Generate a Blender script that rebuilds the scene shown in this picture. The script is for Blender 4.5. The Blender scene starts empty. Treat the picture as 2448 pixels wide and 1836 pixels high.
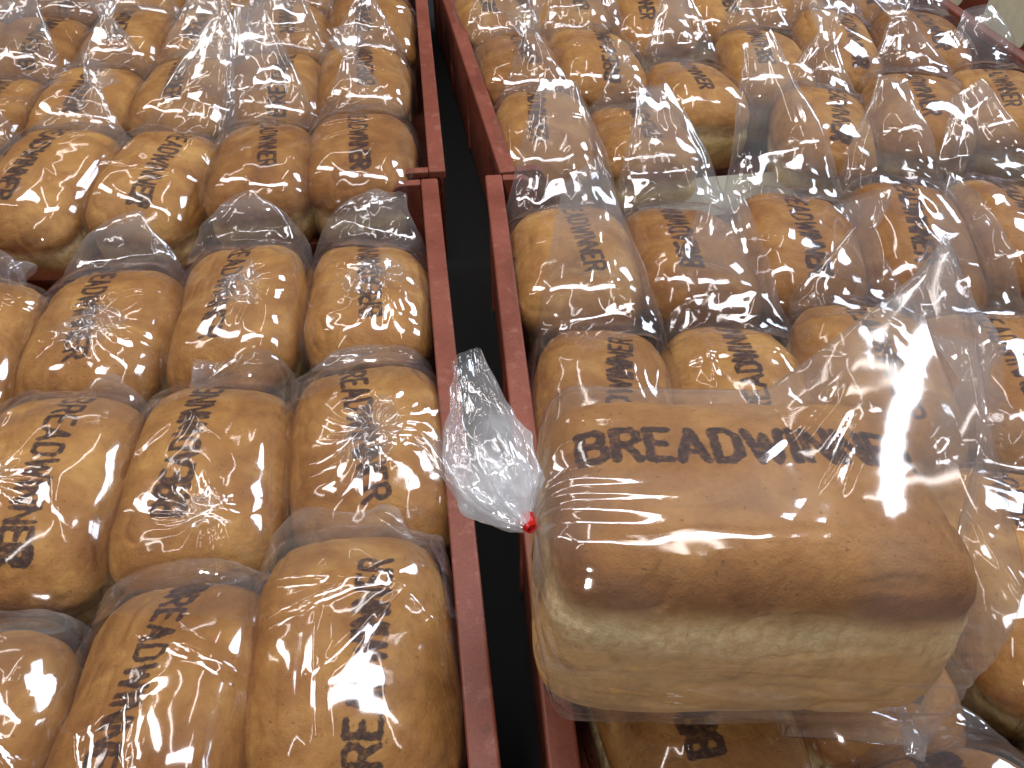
import bpy, math, random
import numpy as np
from mathutils import Vector, Matrix, Euler

# ------------------------------------------------------------------ camera, world, lamps, exposure
S = bpy.context.scene
R = math.radians
S.view_settings.view_transform = 'Standard'
S.view_settings.look = 'None'
S.view_settings.exposure = -0.42
S.view_settings.gamma = 1.0
S.view_settings.use_curve_mapping = False
S.cycles.transparent_max_bounces = 24
S.cycles.max_bounces = 5
S.cycles.glossy_bounces = 2
S.cycles.diffuse_bounces = 3
S.cycles.transmission_bounces = 2
S.cycles.caustics_reflective = False
S.cycles.caustics_refractive = False
S.cycles.sample_clamp_indirect = 4.0

cam_d = bpy.data.cameras.new('camera')
cam = bpy.data.objects.new('camera', cam_d)
S.collection.objects.link(cam)
cam_d.sensor_width = 36.0
cam_d.lens = 30.0
cam_d.clip_start = 0.02
cam_d.clip_end = 100
cam.location = (0, 0, 0.5)                       # z = 0 is the height of the loaf tops
cam.rotation_euler = (R(90 - 44.3), 0, R(-8.1))
S.camera = cam

W = bpy.data.worlds.new('World')
S.world = W
W.use_nodes = True
wb = W.node_tree.nodes['Background']
wb.inputs[0].default_value = (0.95, 0.95, 1.0, 1)
wb.inputs[1].default_value = 0.08


def area(name, loc, target, sx, sy, power, col):
    d = bpy.data.lights.new(name, 'AREA')
    d.shape = 'RECTANGLE'
    d.size, d.size_y = sx, sy
    d.energy = power
    d.color = col
    o = bpy.data.objects.new(name, d)
    S.collection.objects.link(o)
    o.location = loc
    v = Vector(target) - Vector(loc)
    o.rotation_euler = v.to_track_quat('-Z', 'Y').to_euler()
    return o


area('window_light', (2.6, 2.5, 2.2), (0.3, 0.6, 0), 0.9, 0.9, 84, (0.76, 0.88, 1.0))
area('window_light', (3.1, 1.1, 2.0), (0.3, 0.6, 0), 0.45, 1.1, 44, (0.76, 0.88, 1.0))
area('ceiling_light', (-1.30, 1.5, 2.2), (0.0, 0.5, 0), 0.24, 1.15, 24, (1.0, 0.96, 0.90))
area('glare_streak_light', (0.30, 0.74, 2.2), (0.30, 0.74, 0), 1.5, 0.27, 37, (0.97, 0.98, 1.0))  # added overhead strip, sized so the large loaf's film catches a glare streak
pl = bpy.data.lights.new('fill_behind', 'POINT')  # added fill behind the camera, brightens the large loaf's near side
pl.energy = 62
pl.shadow_soft_size = 0.09
pl.color = (1.0, 0.95, 0.88)
po = bpy.data.objects.new('fill_behind', pl)
S.collection.objects.link(po)
po.location = (-0.35, -1.25, 1.0)
# fluorescent tubes under the ceiling, in three rows
for tx, ty, rz_ in ((-1.4, 2.2, 1), (-0.45, 1.2, 0), (-0.4, 2.9, 1), (0.45, 1.9, 0), (0.7, 0.5, 1), (-0.7, -0.2, 0), (-2.3, 1.6, 0)):
    area('ceiling_tube_light', (tx, ty, 2.2), (tx * 0.8, ty * 0.8 + 0.1, 0), *((0.06, 1.2) if rz_ == 0 else (1.2, 0.06)), 4.5, (1.0, 0.94, 0.85))

# ------------------------------------------------------------------ noise in numpy


def _hash(i, j, k, seed):
    n = (i.astype(np.int64) * 374761393 + j.astype(np.int64) * 668265263 + k.astype(np.int64) * 2147483647 + seed * 1274126177)
    n = (n ^ (n >> 13)) * 1274126177
    n = (n ^ (n >> 16)) & 0x7fffffff
    n = (n * 48271 + 11) % 2147483647
    return (n % 100003) / 50001.5 - 1.0


def vnoise(P, scale, seed):
    """smooth value noise, -1..1"""
    Q = P / scale + 37.7
    I = np.floor(Q)
    f = Q - I
    f = f * f * (3 - 2 * f)
    I = I.astype(np.int64)
    r = 0
    for a in (0, 1):
        for b in (0, 1):
            for c in (0, 1):
                w = (f[:, 0] if a else 1 - f[:, 0]) * (f[:, 1] if b else 1 - f[:, 1]) * (f[:, 2] if c else 1 - f[:, 2])
                r = r + w * _hash(I[:, 0] + a, I[:, 1] + b, I[:, 2] + c, seed)
    return r


def vn3(P, scale, seed):
    return np.stack([vnoise(P, scale, seed + q) for q in (1, 2, 3)], 1)


def facet(P, scale, seed):
    """value noise, linear over tetrahedra: flat facets meeting in sharp creases, like crumpled film"""
    P = P + vn3(P, scale * 1.7, seed + 50) * scale * 0.55
    Q = P / scale + 91.3
    Q = Q + (Q.sum(1) / 3.0)[:, None]
    I = np.floor(Q)
    f = Q - I
    I = I.astype(np.int64)
    order = np.argsort(-f, axis=1)
    fs = -np.sort(-f, axis=1)
    n = len(P)
    ar = np.arange(n)
    cur = I.copy()
    v0 = _hash(cur[:, 0], cur[:, 1], cur[:, 2], seed)
    r = (1 - fs[:, 0]) * v0
    for q in range(3):
        cur[ar, order[:, q]] += 1
        v = _hash(cur[:, 0], cur[:, 1], cur[:, 2], seed)
        w = fs[:, q] - (fs[:, q + 1] if q < 2 else 0)
        r = r + w * v
    return r


def crumple(P, scale, seed):
    return facet(P, scale, seed) + 0.20 * facet(P, scale * 0.42, seed + 7)


def sstep(a, b, x):
    t = np.clip((x - a) / (b - a), 0, 1)
    return t * t * (3 - 2 * t)

# ------------------------------------------------------------------ mesh helpers


def mesh_np(name, V, F, mat, attrs=None, smooth=True):
    """V (n,3), F (m,4) quads -> mesh data"""
    me = bpy.data.meshes.new(name)
    V = np.asarray(V, dtype=np.float32)
    F = np.asarray(F, dtype=np.int32)
    me.vertices.add(len(V))
    me.vertices.foreach_set('co', V.ravel())
    me.loops.add(F.size)
    me.loops.foreach_set('vertex_index', F.ravel())
    me.polygons.add(len(F))
    me.polygons.foreach_set('loop_start', np.arange(0, F.size, 4, dtype=np.int32))
    me.polygons.foreach_set('use_smooth', np.full(len(F), smooth))
    me.update(calc_edges=True)
    for k, a in (attrs or {}).items():
        at = me.attributes.new(k, 'FLOAT', 'POINT')
        at.data.foreach_set('value', np.asarray(a, dtype=np.float32))
    me.materials.append(mat)
    return me


def link(name, me, parent=None):
    o = bpy.data.objects.new(name, me)
    S.collection.objects.link(o)
    if parent:
        o.parent = parent
    return o


_bg = {}


def box_grid(nx, ny, nz):
    key = (nx, ny, nz)
    if key in _bg:
        return _bg[key]
    V, F, idx = [], [], {}

    def vid(i, j, k):
        t = (i, j, k)
        q = idx.get(t)
        if q is None:
            q = idx[t] = len(V)
            V.append((2 * i / nx - 1, 2 * j / ny - 1, 2 * k / nz - 1))
        return q
    for k, fl in ((0, 1), (nz, 0)):
        for i in range(nx):
            for j in range(ny):
                q = [vid(i, j, k), vid(i + 1, j, k), vid(i + 1, j + 1, k), vid(i, j + 1, k)]
                F.append(q[::-1] if fl else q)
    for j, fl in ((0, 0), (ny, 1)):
        for i in range(nx):
            for k in range(nz):
                q = [vid(i, j, k), vid(i + 1, j, k), vid(i + 1, j, k + 1), vid(i, j, k + 1)]
                F.append(q[::-1] if fl else q)
    for i, fl in ((0, 1), (nx, 0)):
        for j in range(ny):
            for k in range(nz):
                q = [vid(i, j, k), vid(i, j + 1, k), vid(i, j + 1, k + 1), vid(i, j, k + 1)]
                F.append(q[::-1] if fl else q)
    _bg[key] = (np.array(V), np.array(F))
    return _bg[key]


def vnormals(V, F):
    a = V[F[:, 2]] - V[F[:, 0]]
    b = V[F[:, 3]] - V[F[:, 1]]
    n = np.cross(a, b)
    N = np.zeros_like(V)
    for q in range(4):
        np.add.at(N, F[:, q], n)
    return N / (np.linalg.norm(N, axis=1)[:, None] + 1e-12)

# ------------------------------------------------------------------ materials


def new_mat(name):
    m = bpy.data.materials.new(name)
    m.use_nodes = True
    nt = m.node_tree
    nt.nodes.clear()
    return m, nt, nt.nodes, nt.links


def node(ns, t, **kw):
    n = ns.new(t)
    for k, v in kw.items():
        setattr(n, k, v)
    return n


def ramp(ns, ln, src, stops):
    r = ns.new('ShaderNodeValToRGB')
    while len(r.color_ramp.elements) < len(stops):
        r.color_ramp.elements.new(0.5)
    for e, (p, c) in zip(r.color_ramp.elements, stops):
        e.position = p
        e.color = (c[0], c[1], c[2], 1) if hasattr(c, '__len__') else (c, c, c, 1)
    ln.new(src, r.inputs[0])
    return r.outputs[0]


def noise(ns, ln, vec, scale, detail=3, rough=0.55, dist=0.0):
    n = ns.new('ShaderNodeTexNoise')
    n.inputs['Scale'].default_value = scale
    n.inputs['Detail'].default_value = detail
    n.inputs['Roughness'].default_value = rough
    n.inputs['Distortion'].default_value = dist
    ln.new(vec, n.inputs['Vector'])
    return n.outputs['Fac']


def mixc(ns, ln, fac, a, b, mode='MIX'):
    m = ns.new('ShaderNodeMix')
    m.data_type = 'RGBA'
    m.blend_type = mode
    for s, v in ((m.inputs[0], fac), (m.inputs[6], a), (m.inputs[7], b)):
        if isinstance(v, (int, float)):
            s.default_value = v
        elif isinstance(v, tuple):
            s.default_value = (v[0], v[1], v[2], 1)
        else:
            ln.new(v, s)
    return m.outputs[2]


def math_n(ns, ln, op, a, b=None, c=None, clamp=False):
    m = ns.new('ShaderNodeMath')
    m.operation = op
    m.use_clamp = clamp
    for s, v in zip(m.inputs, (a, b, c)):
        if v is None:
            continue
        if isinstance(v, (int, float)):
            s.default_value = v
        else:
            ln.new(v, s)
    return m.outputs[0]


def attr(ns, name):
    a = ns.new('ShaderNodeAttribute')
    a.attribute_name = name
    return a.outputs['Fac']


def bread_material(name, crust_d, crust_m, crust_l, side):
    m, nt, ns, ln = new_mat(name)
    out = ns.new('ShaderNodeOutputMaterial')
    p = ns.new('ShaderNodeBsdfPrincipled')
    ln.new(p.outputs[0], out.inputs[0])
    tc = ns.new('ShaderNodeTexCoord')
    oi = ns.new('ShaderNodeObjectInfo')
    add = node(ns, 'ShaderNodeVectorMath', operation='MULTIPLY_ADD')
    ln.new(oi.outputs['Random'], add.inputs[0])
    add.inputs[1].default_value = (9, 5, 7)
    ln.new(tc.outputs['Object'], add.inputs[2])
    v = add.outputs[0]
    n1 = noise(ns, ln, v, 22, 4, 0.6, 0.6)
    n2 = noise(ns, ln, v, 160, 4, 0.6)
    n3 = noise(ns, ln, v, 700, 2, 0.5)
    base = ramp(ns, ln, n1, [(0.22, crust_d), (0.5, crust_m), (0.80, crust_l)])
    fine = ramp(ns, ln, n2, [(0.3, 0.90), (0.5, 1.0), (0.7, 1.05)])
    base = mixc(ns, ln, 1.0, base, fine, 'MULTIPLY')
    speck = ramp(ns, ln, noise(ns, ln, v, 330, 1, 0.4), [(0.70, 1.0), (0.76, 0.62)])
    base = mixc(ns, ln, 1.0, base, speck, 'MULTIPLY')
    # every loaf a little darker or lighter baked
    tone = ramp(ns, ln, oi.outputs['Random'], [(0.0, (0.74, 0.66, 0.60)), (0.5, (1, 1, 1)), (1.0, (1.10, 1.12, 1.10))])
    base = mixc(ns, ln, 1.0, base, tone, 'MULTIPLY')
    sd = ramp(ns, ln, noise(ns, ln, v, 38, 6, 0.7, 0.4), [(0.3, tuple(c * 0.68 for c in side)), (0.5, side), (0.7, tuple(c * 1.15 for c in side))])
    sd = mixc(ns, ln, 1.0, sd, fine, 'MULTIPLY')
    col = mixc(ns, ln, attr(ns, 'crust'), sd, base)
    shred = ramp(ns, ln, n2, [(0.3, (0.66, 0.45, 0.22)), (0.62, (0.88, 0.71, 0.44))])
    col = mixc(ns, ln, attr(ns, 'shred'), col, shred)
    dark = ramp(ns, ln, attr(ns, 'edge'), [(0.0, (1, 1, 1)), (1.0, (0.72, 0.60, 0.50))])
    col = mixc(ns, ln, 1.0, col, dark, 'MULTIPLY')
    # stamp: signed distance in mm, broken up by noise
    e = math_n(ns, ln, 'MULTIPLY_ADD', noise(ns, ln, v, 420, 3, 0.7), 2.6, -1.3)
    e2 = math_n(ns, ln, 'MULTIPLY_ADD', noise(ns, ln, v, 90, 2, 0.5), 1.6, -0.8)
    d = math_n(ns, ln, 'ADD', math_n(ns, ln, 'ADD', attr(ns, 'ink'), e), e2)
    fac = ramp(ns, ln, math_n(ns, ln, 'MULTIPLY_ADD', d, 0.25, 0.5), [(0.39, 0.96), (0.60, 0.0)])
    wear = ramp(ns, ln, noise(ns, ln, v, 260, 3, 0.65), [(0.30, 0.60), (0.50, 1.0)])
    fac = math_n(ns, ln, 'MULTIPLY', fac, wear)
    inkc = ramp(ns, ln, n2, [(0.35, (0.018, 0.008, 0.008)), (0.7, (0.065, 0.025, 0.020))])
    col = mixc(ns, ln, fac, col, inkc)
    ln.new(col, p.inputs['Base Color'])
    p.inputs['Roughness'].default_value = 0.62
    p.inputs['Specular IOR Level'].default_value = 0.28
    b = ns.new('ShaderNodeBump')
    b.inputs['Strength'].default_value = 0.55
    b.inputs['Distance'].default_value = 0.0019
    h = math_n(ns, ln, 'MULTIPLY_ADD', n2, 1.0, math_n(ns, ln, 'MULTIPLY', n3, 0.35))
    h = math_n(ns, ln, 'MULTIPLY_ADD', noise(ns, ln, v, 55, 5, 0.65, 1.0), 0.9, h)
    h = math_n(ns, ln, 'MULTIPLY_ADD', attr(ns, 'shred'), math_n(ns, ln, 'MULTIPLY', noise(ns, ln, v, 260, 4, 0.7), 3.0), h)
    ln.new(h, b.inputs['Height'])
    ln.new(b.outputs[0], p.inputs['Normal'])
    return m


M_BREAD = bread_material('bread_crust', (0.23, 0.085, 0.022), (0.37, 0.168, 0.043), (0.57, 0.31, 0.092), (0.62, 0.44, 0.18))
M_HERO = bread_material('bread_crust_large', (0.24, 0.095, 0.025), (0.345, 0.158, 0.043), (0.49, 0.255, 0.082), (0.62, 0.375, 0.155))


def film_material(name, milk_gain=1.0, rough=0.085):
    m, nt, ns, ln = new_mat(name)
    out = ns.new('ShaderNodeOutputMaterial')
    lw = ns.new('ShaderNodeLayerWeight')
    lw.inputs['Blend'].default_value = 0.5
    f5 = math_n(ns, ln, 'POWER', lw.outputs['Facing'], 5.0)
    fac = math_n(ns, ln, 'MULTIPLY_ADD', f5, 0.70, 0.080, clamp=True)
    tr = ns.new('ShaderNodeBsdfTransparent')
    tr.inputs[0].default_value = (0.985, 0.982, 0.98, 1)
    gl = ns.new('ShaderNodeBsdfGlossy')
    gl.inputs['Roughness'].default_value = rough
    gl.inputs[0].default_value = (0.97, 0.95, 1.0, 1)
    df = ns.new('ShaderNodeBsdfDiffuse')
    df.inputs[0].default_value = (0.90, 0.92, 0.97, 1)
    tl = ns.new('ShaderNodeBsdfTranslucent')
    tl.inputs[0].default_value = (0.90, 0.92, 0.97, 1)
    dm = ns.new('ShaderNodeMixShader')
    dm.inputs[0].default_value = 0.5
    ln.new(df.outputs[0], dm.inputs[1])
    ln.new(tl.outputs[0], dm.inputs[2])
    m1 = ns.new('ShaderNodeMixShader')
    mk = math_n(ns, ln, 'MULTIPLY_ADD', attr(ns, 'milk'), 0.15 * milk_gain, 0.008, clamp=True)
    ln.new(mk, m1.inputs[0])
    ln.new(tr.outputs[0], m1.inputs[1])
    ln.new(dm.outputs[0], m1.inputs[2])
    m2 = ns.new('ShaderNodeMixShader')
    ln.new(fac, m2.inputs[0])
    ln.new(m1.outputs[0], m2.inputs[1])
    ln.new(gl.outputs[0], m2.inputs[2])
    ln.new(m2.outputs[0], out.inputs[0])
    return m


M_FILM = film_material('clear_film')
M_FILM_H = film_material('clear_film_smooth', 1.3)


def plastic_material(name, c1, c2):
    m, nt, ns, ln = new_mat(name)
    out = ns.new('ShaderNodeOutputMaterial')
    p = ns.new('ShaderNodeBsdfPrincipled')
    ln.new(p.outputs[0], out.inputs[0])
    tc = ns.new('ShaderNodeTexCoord')
    v = tc.outputs['Object']
    n1 = noise(ns, ln, v, 14, 5, 0.65)
    n2 = noise(ns, ln, v, 420, 3, 0.6)
    col = ramp(ns, ln, n1, [(0.35, c1), (0.65, c2)])
    fine = ramp(ns, ln, n2, [(0.3, 0.86), (0.6, 1.04)])
    col = mixc(ns, ln, 1.0, col, fine, 'MULTIPLY')
    scuff = ramp(ns, ln, noise(ns, ln, v, 60, 5, 0.75), [(0.55, 0.0), (0.72, 0.35)])
    col = mixc(ns, ln, scuff, col, (0.45, 0.22, 0.17))
    grime = ramp(ns, ln, noise(ns, ln, v, 130, 2, 0.5), [(0.66, 0.0), (0.76, 0.6)])
    col = mixc(ns, ln, grime, col, (0.08, 0.035, 0.025))
    ln.new(col, p.inputs['Base Color'])
    ln.new(ramp(ns, ln, n1, [(0.3, 0.42), (0.7, 0.6)]), p.inputs['Roughness'])
    b = ns.new('ShaderNodeBump')
    b.inputs['Strength'].default_value = 0.35
    b.inputs['Distance'].default_value = 0.0006
    ln.new(n2, b.inputs['Height'])
    ln.new(b.outputs[0], p.inputs['Normal'])
    return m


M_CRATE = plastic_material('terracotta_plastic', (0.165, 0.037, 0.020), (0.225, 0.056, 0.031))


def simple_mat(name, col, rough, emis=None):
    m, nt, ns, ln = new_mat(name)
    out = ns.new('ShaderNodeOutputMaterial')
    p = ns.new('ShaderNodeBsdfPrincipled')
    ln.new(p.outputs[0], out.inputs[0])
    tc = ns.new('ShaderNodeTexCoord')
    n1 = noise(ns, ln, tc.outputs['Object'], 40, 5, 0.65)
    c = ramp(ns, ln, n1, [(0.3, tuple(x * 0.8 for x in col)), (0.7, col)])
    ln.new(c, p.inputs['Base Color'])
    p.inputs['Roughness'].default_value = rough
    return m


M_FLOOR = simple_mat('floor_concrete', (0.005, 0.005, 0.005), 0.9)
M_TAPE = simple_mat('red_tape', (0.70, 0.012, 0.010), 0.35)
M_CARD = simple_mat('cream_card', (0.75, 0.70, 0.52), 0.7)
M_LINER = simple_mat('white_liner', (0.36, 0.33, 0.26), 0.7)

# ------------------------------------------------------------------ stamp lettering as distance field
LET = {
    'B': (0.52, [[(0, 0), (0, 1), (.34, 1), (.48, .88), (.48, .64), (.34, .53), (0, .53)], [(.34, .53), (.52, .42), (.52, .13), (.36, 0), (0, 0)]]),
    'R': (0.52, [[(0, 0), (0, 1), (.36, 1), (.5, .87), (.5, .62), (.36, .5), (0, .5)], [(.26, .5), (.52, 0)]]),
    'E': (0.44, [[(.44, 0), (0, 0), (0, 1), (.44, 1)], [(0, .52), (.36, .52)]]),
    'A': (0.58, [[(0, 0), (.29, 1), (.58, 0)], [(.12, .30), (.46, .30)]]),
    'D': (0.52, [[(0, 0), (0, 1), (.30, 1), (.52, .8), (.52, .2), (.30, 0), (0, 0)]]),
    'W': (0.80, [[(0, 1), (.2, 0), (.4, .85), (.6, 0), (.8, 1)]]),
    'I': (0.02, [[(0, 0), (0, 1)]]),
    'N': (0.56, [[(0, 0), (0, 1), (.56, 0), (.56, 1)]]),
}


def text_segments(txt='BREADWINNER', gap=0.25):
    x, segs = 0, []
    for ch in txt:
        w, pl = LET[ch]
        for line in pl:
            for a, b in zip(line[:-1], line[1:]):
                segs.append((x + a[0], a[1], x + b[0], b[1]))
        x += w + gap
    tot = x - gap
    return [(a - tot / 2, b - .5, c - tot / 2, d - .5) for a, b, c, d in segs], tot


SEGS, TOT = text_segments()


def ink_sdf(s, t, length, height, half, blot, jit):
    """s along text, t across, metres -> mm distance. blot: (where -1..1, extra mm)"""
    kx = length / TOT
    out = np.full(len(s), 9.0)
    near = (np.abs(t) < height * 0.9) & (np.abs(s) < length * 0.62)
    ss, tt = s[near], t[near]
    r = np.full(len(ss), 1.0)
    for a, b, c, d in SEGS:
        ax, ay, bx, by = a * kx, b * height, c * kx, d * height
        dx, dy = bx - ax, by - ay
        L2 = dx * dx + dy * dy + 1e-12
        u = np.clip(((ss - ax) * dx + (tt - ay) * dy) / L2, 0, 1)
        r = np.minimum(r, np.hypot(ss - ax - u * dx, tt - ay - u * dy))
    hw = half + blot[1] * 1e-3 * sstep(0.28, 0.0, np.abs(ss / length * 2 - blot[0]))
    out[near] = np.clip((r - hw) * 1000, -6, 9)
    if jit is not None:
        out = out + jit
    return out

# ------------------------------------------------------------------ bread


def superq(C, k1, k2):
    ax, ay, az = np.abs(C[:, 0]), np.abs(C[:, 1]), np.abs(C[:, 2])
    h = (ax ** k1 + ay ** k1) ** (1 / k1)
    n = (h ** k2 + az ** k2) ** (1 / k2)
    return C / n[:, None]


def loaf_shape(P, L, Wd, H, bag, rnd, crease=0.58, taper=0.90, lip=0.045):
    """P unit superquadric -> metres, top of the loaf at z = 0. bag: plain outer hull without the crease"""
    x, y, z = P[:, 0].copy(), P[:, 1].copy(), P[:, 2].copy()
    zz = (z + 1) / 2
    w = taper + (0.97 - taper) * sstep(0.0, crease, zz)
    over = sstep(crease - 0.05, crease + 0.13, zz) * lip
    w = w + over
    w = w - (0.0 if bag else 0.75 * lip) * np.exp(-((zz - crease + 0.03) / 0.05) ** 2)
    X = x * Wd / 2 * w
    Y = y * L / 2 * (taper + 0.03 + (0.93 - taper) * sstep(0, crease, zz) + over * 0.9 - (0.0 if bag else 0.45 * lip) * np.exp(-((zz - crease + 0.03) / 0.05) ** 2))
    Z = (zz - 1) * H
    Z = Z + rnd[0] * 0.010 * (X / (Wd / 2)) * zz + rnd[1] * 0.010 * (Y / (L / 2)) * zz    # lopsided rise
    return np.stack([X, Y, Z], 1), zz


def make_bread(name, L, Wd, H, seed, res, mat, text_rot=0, off=(0, 0), blot=(-1, 2), tl=0.165, th=0.022, along=True, half=0.0016, crease_noise=1.0, expo=(3.6, 2.8)):
    rng = random.Random(seed)
    rnd = (rng.uniform(-1, 1), rng.uniform(-1, 1)) if along else (0.0, 0.0)
    C, F = box_grid(*res)
    P = superq(C, *expo)
    V, zz = loaf_shape(P, L, Wd, H, False, rnd)
    # big soft unevenness, small dimples, torn shred band
    N = vnormals(V, F)
    dsp = 0.0035 * vnoise(V, 0.055, seed) + 0.0009 * vnoise(V, 0.017, seed + 3) + 0.00035 * vnoise(V, 0.006, seed + 4)
    # soft wrinkles on the crust
    q = V * np.array([1, 0.45, 1])
    dsp -= 0.0012 * np.exp(-(vnoise(q, 0.02, seed + 9) / 0.12) ** 2) * sstep(-0.1, 0.5, vnoise(V, 0.05, seed + 10))
    ragged = 0.035 * vnoise(V, 0.03, seed + 5) + 0.022 * vnoise(V, 0.008, seed + 6)
    zc = zz + ragged * crease_noise
    shred = np.exp(-((zc - 0.55) / 0.060) ** 2) * sstep(-0.55, 0.35, vnoise(V, 0.045, seed + 8) + 0.35)
    # fibres pulled up and down
    fib = vnoise(V * np.array([1, 1, 0.25]), 0.0028, seed + 12)
    dsp += shred * 0.0011 * fib
    V = V + N * dsp[:, None]
    crust = sstep(0.55, 0.66, zc)
    edge = 0.75 * np.exp(-((zc - 0.68) / 0.07) ** 2)
    edge = edge * sstep(-0.6, 0.6, vnoise(V, 0.05, seed + 15))
    ca, sa = math.cos(text_rot), math.sin(text_rot)
    # text runs along +y (along=True) or +x
    if along:
        a, b = V[:, 1] - off[1], V[:, 0] - off[0]
        s, t = a * ca + b * sa, -(-a * sa + b * ca)
    else:
        a, b = V[:, 0] - off[0], V[:, 1] - off[1]
        s, t = a * ca + b * sa, (-a * sa + b * ca)
    jit = 0.5 * vnoise(V, 0.004, seed + 20)
    ink = ink_sdf(s, t, tl, th, half, blot, None)
    ink = np.where(ink < 8, ink + jit, ink)
    ink = np.where(zz > 0.55, ink, 9.0)
    return mesh_np(name, V, F, mat, {'ink': ink, 'crust': crust, 'shred': shred * 0.95, 'edge': edge}), rnd

# ------------------------------------------------------------------ bag


def tube(path, ax_w, half_w, half_t, ns, nf, seed, amp, cs, milk, fold=0.0, cut=0.0):
    """flattened tube of film along a path; path(s)->(n,3); ax_w(s)->unit width axis"""
    s = np.linspace(0, 1, ns)
    P = path(s)
    T = np.gradient(P, axis=0)
    T /= np.linalg.norm(T, axis=1)[:, None]
    A = ax_w(s)
    A = A - (A * T).sum(1)[:, None] * T
    A /= np.linalg.norm(A, axis=1)[:, None]
    B = np.cross(A, T)
    ph = np.linspace(0, 2 * np.pi, nf, endpoint=False)
    c, sn = np.cos(ph), np.sin(ph)
    c2 = np.sign(c) * np.abs(c) ** 0.8
    s2 = np.sign(sn) * np.abs(sn) ** 0.8
    a, b = half_w(s), half_t(s)
    if fold:
        rng = np.random.RandomState(seed)
        rr = 0
        for k in (3, 5, 8, 13):
            rr = rr + np.abs(((ph[None, :] * k / np.pi + rng.rand() * 2 + 0.7 * np.sin(s[:, None] * 3 + rng.rand() * 6)) % 2) - 1) * (1.4 / k ** 0.5)
        rr = (rr - rr.mean()) * fold
        fo = 1 + rr
    else:
        fo = np.ones((ns, nf))
    V = P[:, None, :] + (a[:, None] * c2[None, :] * (0.6 + 0.4 * fo))[..., None] * A[:, None, :] + (b[:, None] * s2[None, :] * fo)[..., None] * B[:, None, :]
    if cut:
        tt = sstep(0.75, 1.0, s)
        V = V + (tt[:, None] * cut * c2[None, :] * a[:, None])[..., None] * T[:, None, :]
    V = V.reshape(-1, 3)
    i = np.arange(ns - 1)[:, None] * nf
    j = np.arange(nf)[None, :]
    j2 = (j + 1) % nf
    F = np.stack([(i + j), (i + j2), (i + nf + j2), (i + nf + j)], -1).reshape(-1, 4)
    N = vnormals(V, F)
    am = amp(np.repeat(s, nf))
    # film coordinates: across (metres) and along, compressed so that creases run lengthwise
    fold_c = np.stack([(a[:, None] * c2[None, :]).ravel(), (b[:, None] * s2[None, :] * 1.5).ravel() + (sn[None, :] + 0 * s[:, None]).ravel() * 0.01, np.repeat(s, nf) * 0.055], 1)
    V = V + N * (am * crumple(fold_c, cs, seed))[:, None]
    V = V + N * (am * 0.35 * facet(V, 0.030, seed + 77))[:, None]
    mk = milk(np.repeat(s, nf)) * (0.8 + 0.5 * vnoise(V, 0.02, seed + 31))
    return V, F, mk


def join(parts):
    Vs, Fs, Ms, o = [], [], [], 0
    for V, F, m in parts:
        Vs.append(V)
        Fs.append(F + o)
        Ms.append(m)
        o += len(V)
    return np.concatenate(Vs), np.concatenate(Fs), np.concatenate(Ms)


def interp(xs, ys):
    return lambda s: np.interp(s, xs, ys)


def bezier(p0, p1, p2, p3):
    p0, p1, p2, p3 = map(np.array, (p0, p1, p2, p3))
    return lambda s: ((1 - s) ** 3)[:, None] * p0 + (3 * s * (1 - s) ** 2)[:, None] * p1 + (3 * s * s * (1 - s))[:, None] * p2 + (s ** 3)[:, None] * p3


def bag_body(L, Wd, H, seed, rnd, res, knot=None, amp=0.0040, streaks=5, slack=0.0):
    C, F = box_grid(*res)
    P = superq(C, 3.6, 2.8)
    V, zz = loaf_shape(P, L + 0.006, Wd + 0.005, H + 0.003, True, rnd)
    V[:, 2] += 0.0015
    N = vnormals(V, F)
    d = 0.0030 + 0.0035 * vnoise(V, 0.055, seed * 3 + 1) * 0 + amp * (0.35 + 0.5 * crumple(V * np.array([1, 0.6, 1]), 0.040, seed))
    d += slack * sstep(0.2, 0.9, vnoise(V, 0.07, seed + 33) + 0.3)
    rng = random.Random(seed)
    # tight straight creases
    W_ = V + vn3(V, 0.06, seed + 4) * 0.004
    for q in range(streaks):
        an = rng.gauss(0, 0.5) if rng.random() < 0.6 else rng.uniform(-1.5, 1.5)
        nx, ny = math.cos(an), math.sin(an)
        c = rng.uniform(-0.05, 0.05)
        dist = W_[:, 0] * nx + W_[:, 1] * ny - c
        lo = rng.uniform(-0.09, 0.03)
        along = -V[:, 0] * ny + V[:, 1] * nx
        m = sstep(lo, lo + 0.03, along) * sstep(lo + rng.uniform(0.07, 0.16), lo + 0.05, along)
        wdt = rng.uniform(0.004, 0.009)
        d += rng.uniform(0.0015, 0.0038) * np.maximum(0, 1 - np.abs(dist) / wdt) * m
    milk = 0.02 + 0.18 * sstep(0.1, 0.9, vnoise(V, 0.035, seed + 60))
    if knot is not None:
        kx, ky, kr = knot
        dx, dy = V[:, 0] - kx, V[:, 1] - ky
        r = np.hypot(dx, dy)
        th = np.arctan2(dy, dx)
        top = sstep(0.6, 0.8, zz)
        ph = th * 11 / (2 * np.pi) * 2 + 14 * r + 1.6 * vnoise(V, 0.03, seed + 70)
        rid = 1 - np.abs((ph % 2) - 1)
        d += top * 0.0042 * rid * np.exp(-(r / (kr * 1.6)) ** 2)
        milk = milk + 0.25 * top * np.exp(-(r / kr) ** 2)
    V = V + N * np.maximum(d, 0.0006)[:, None]
    return V, F, milk, zz


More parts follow.
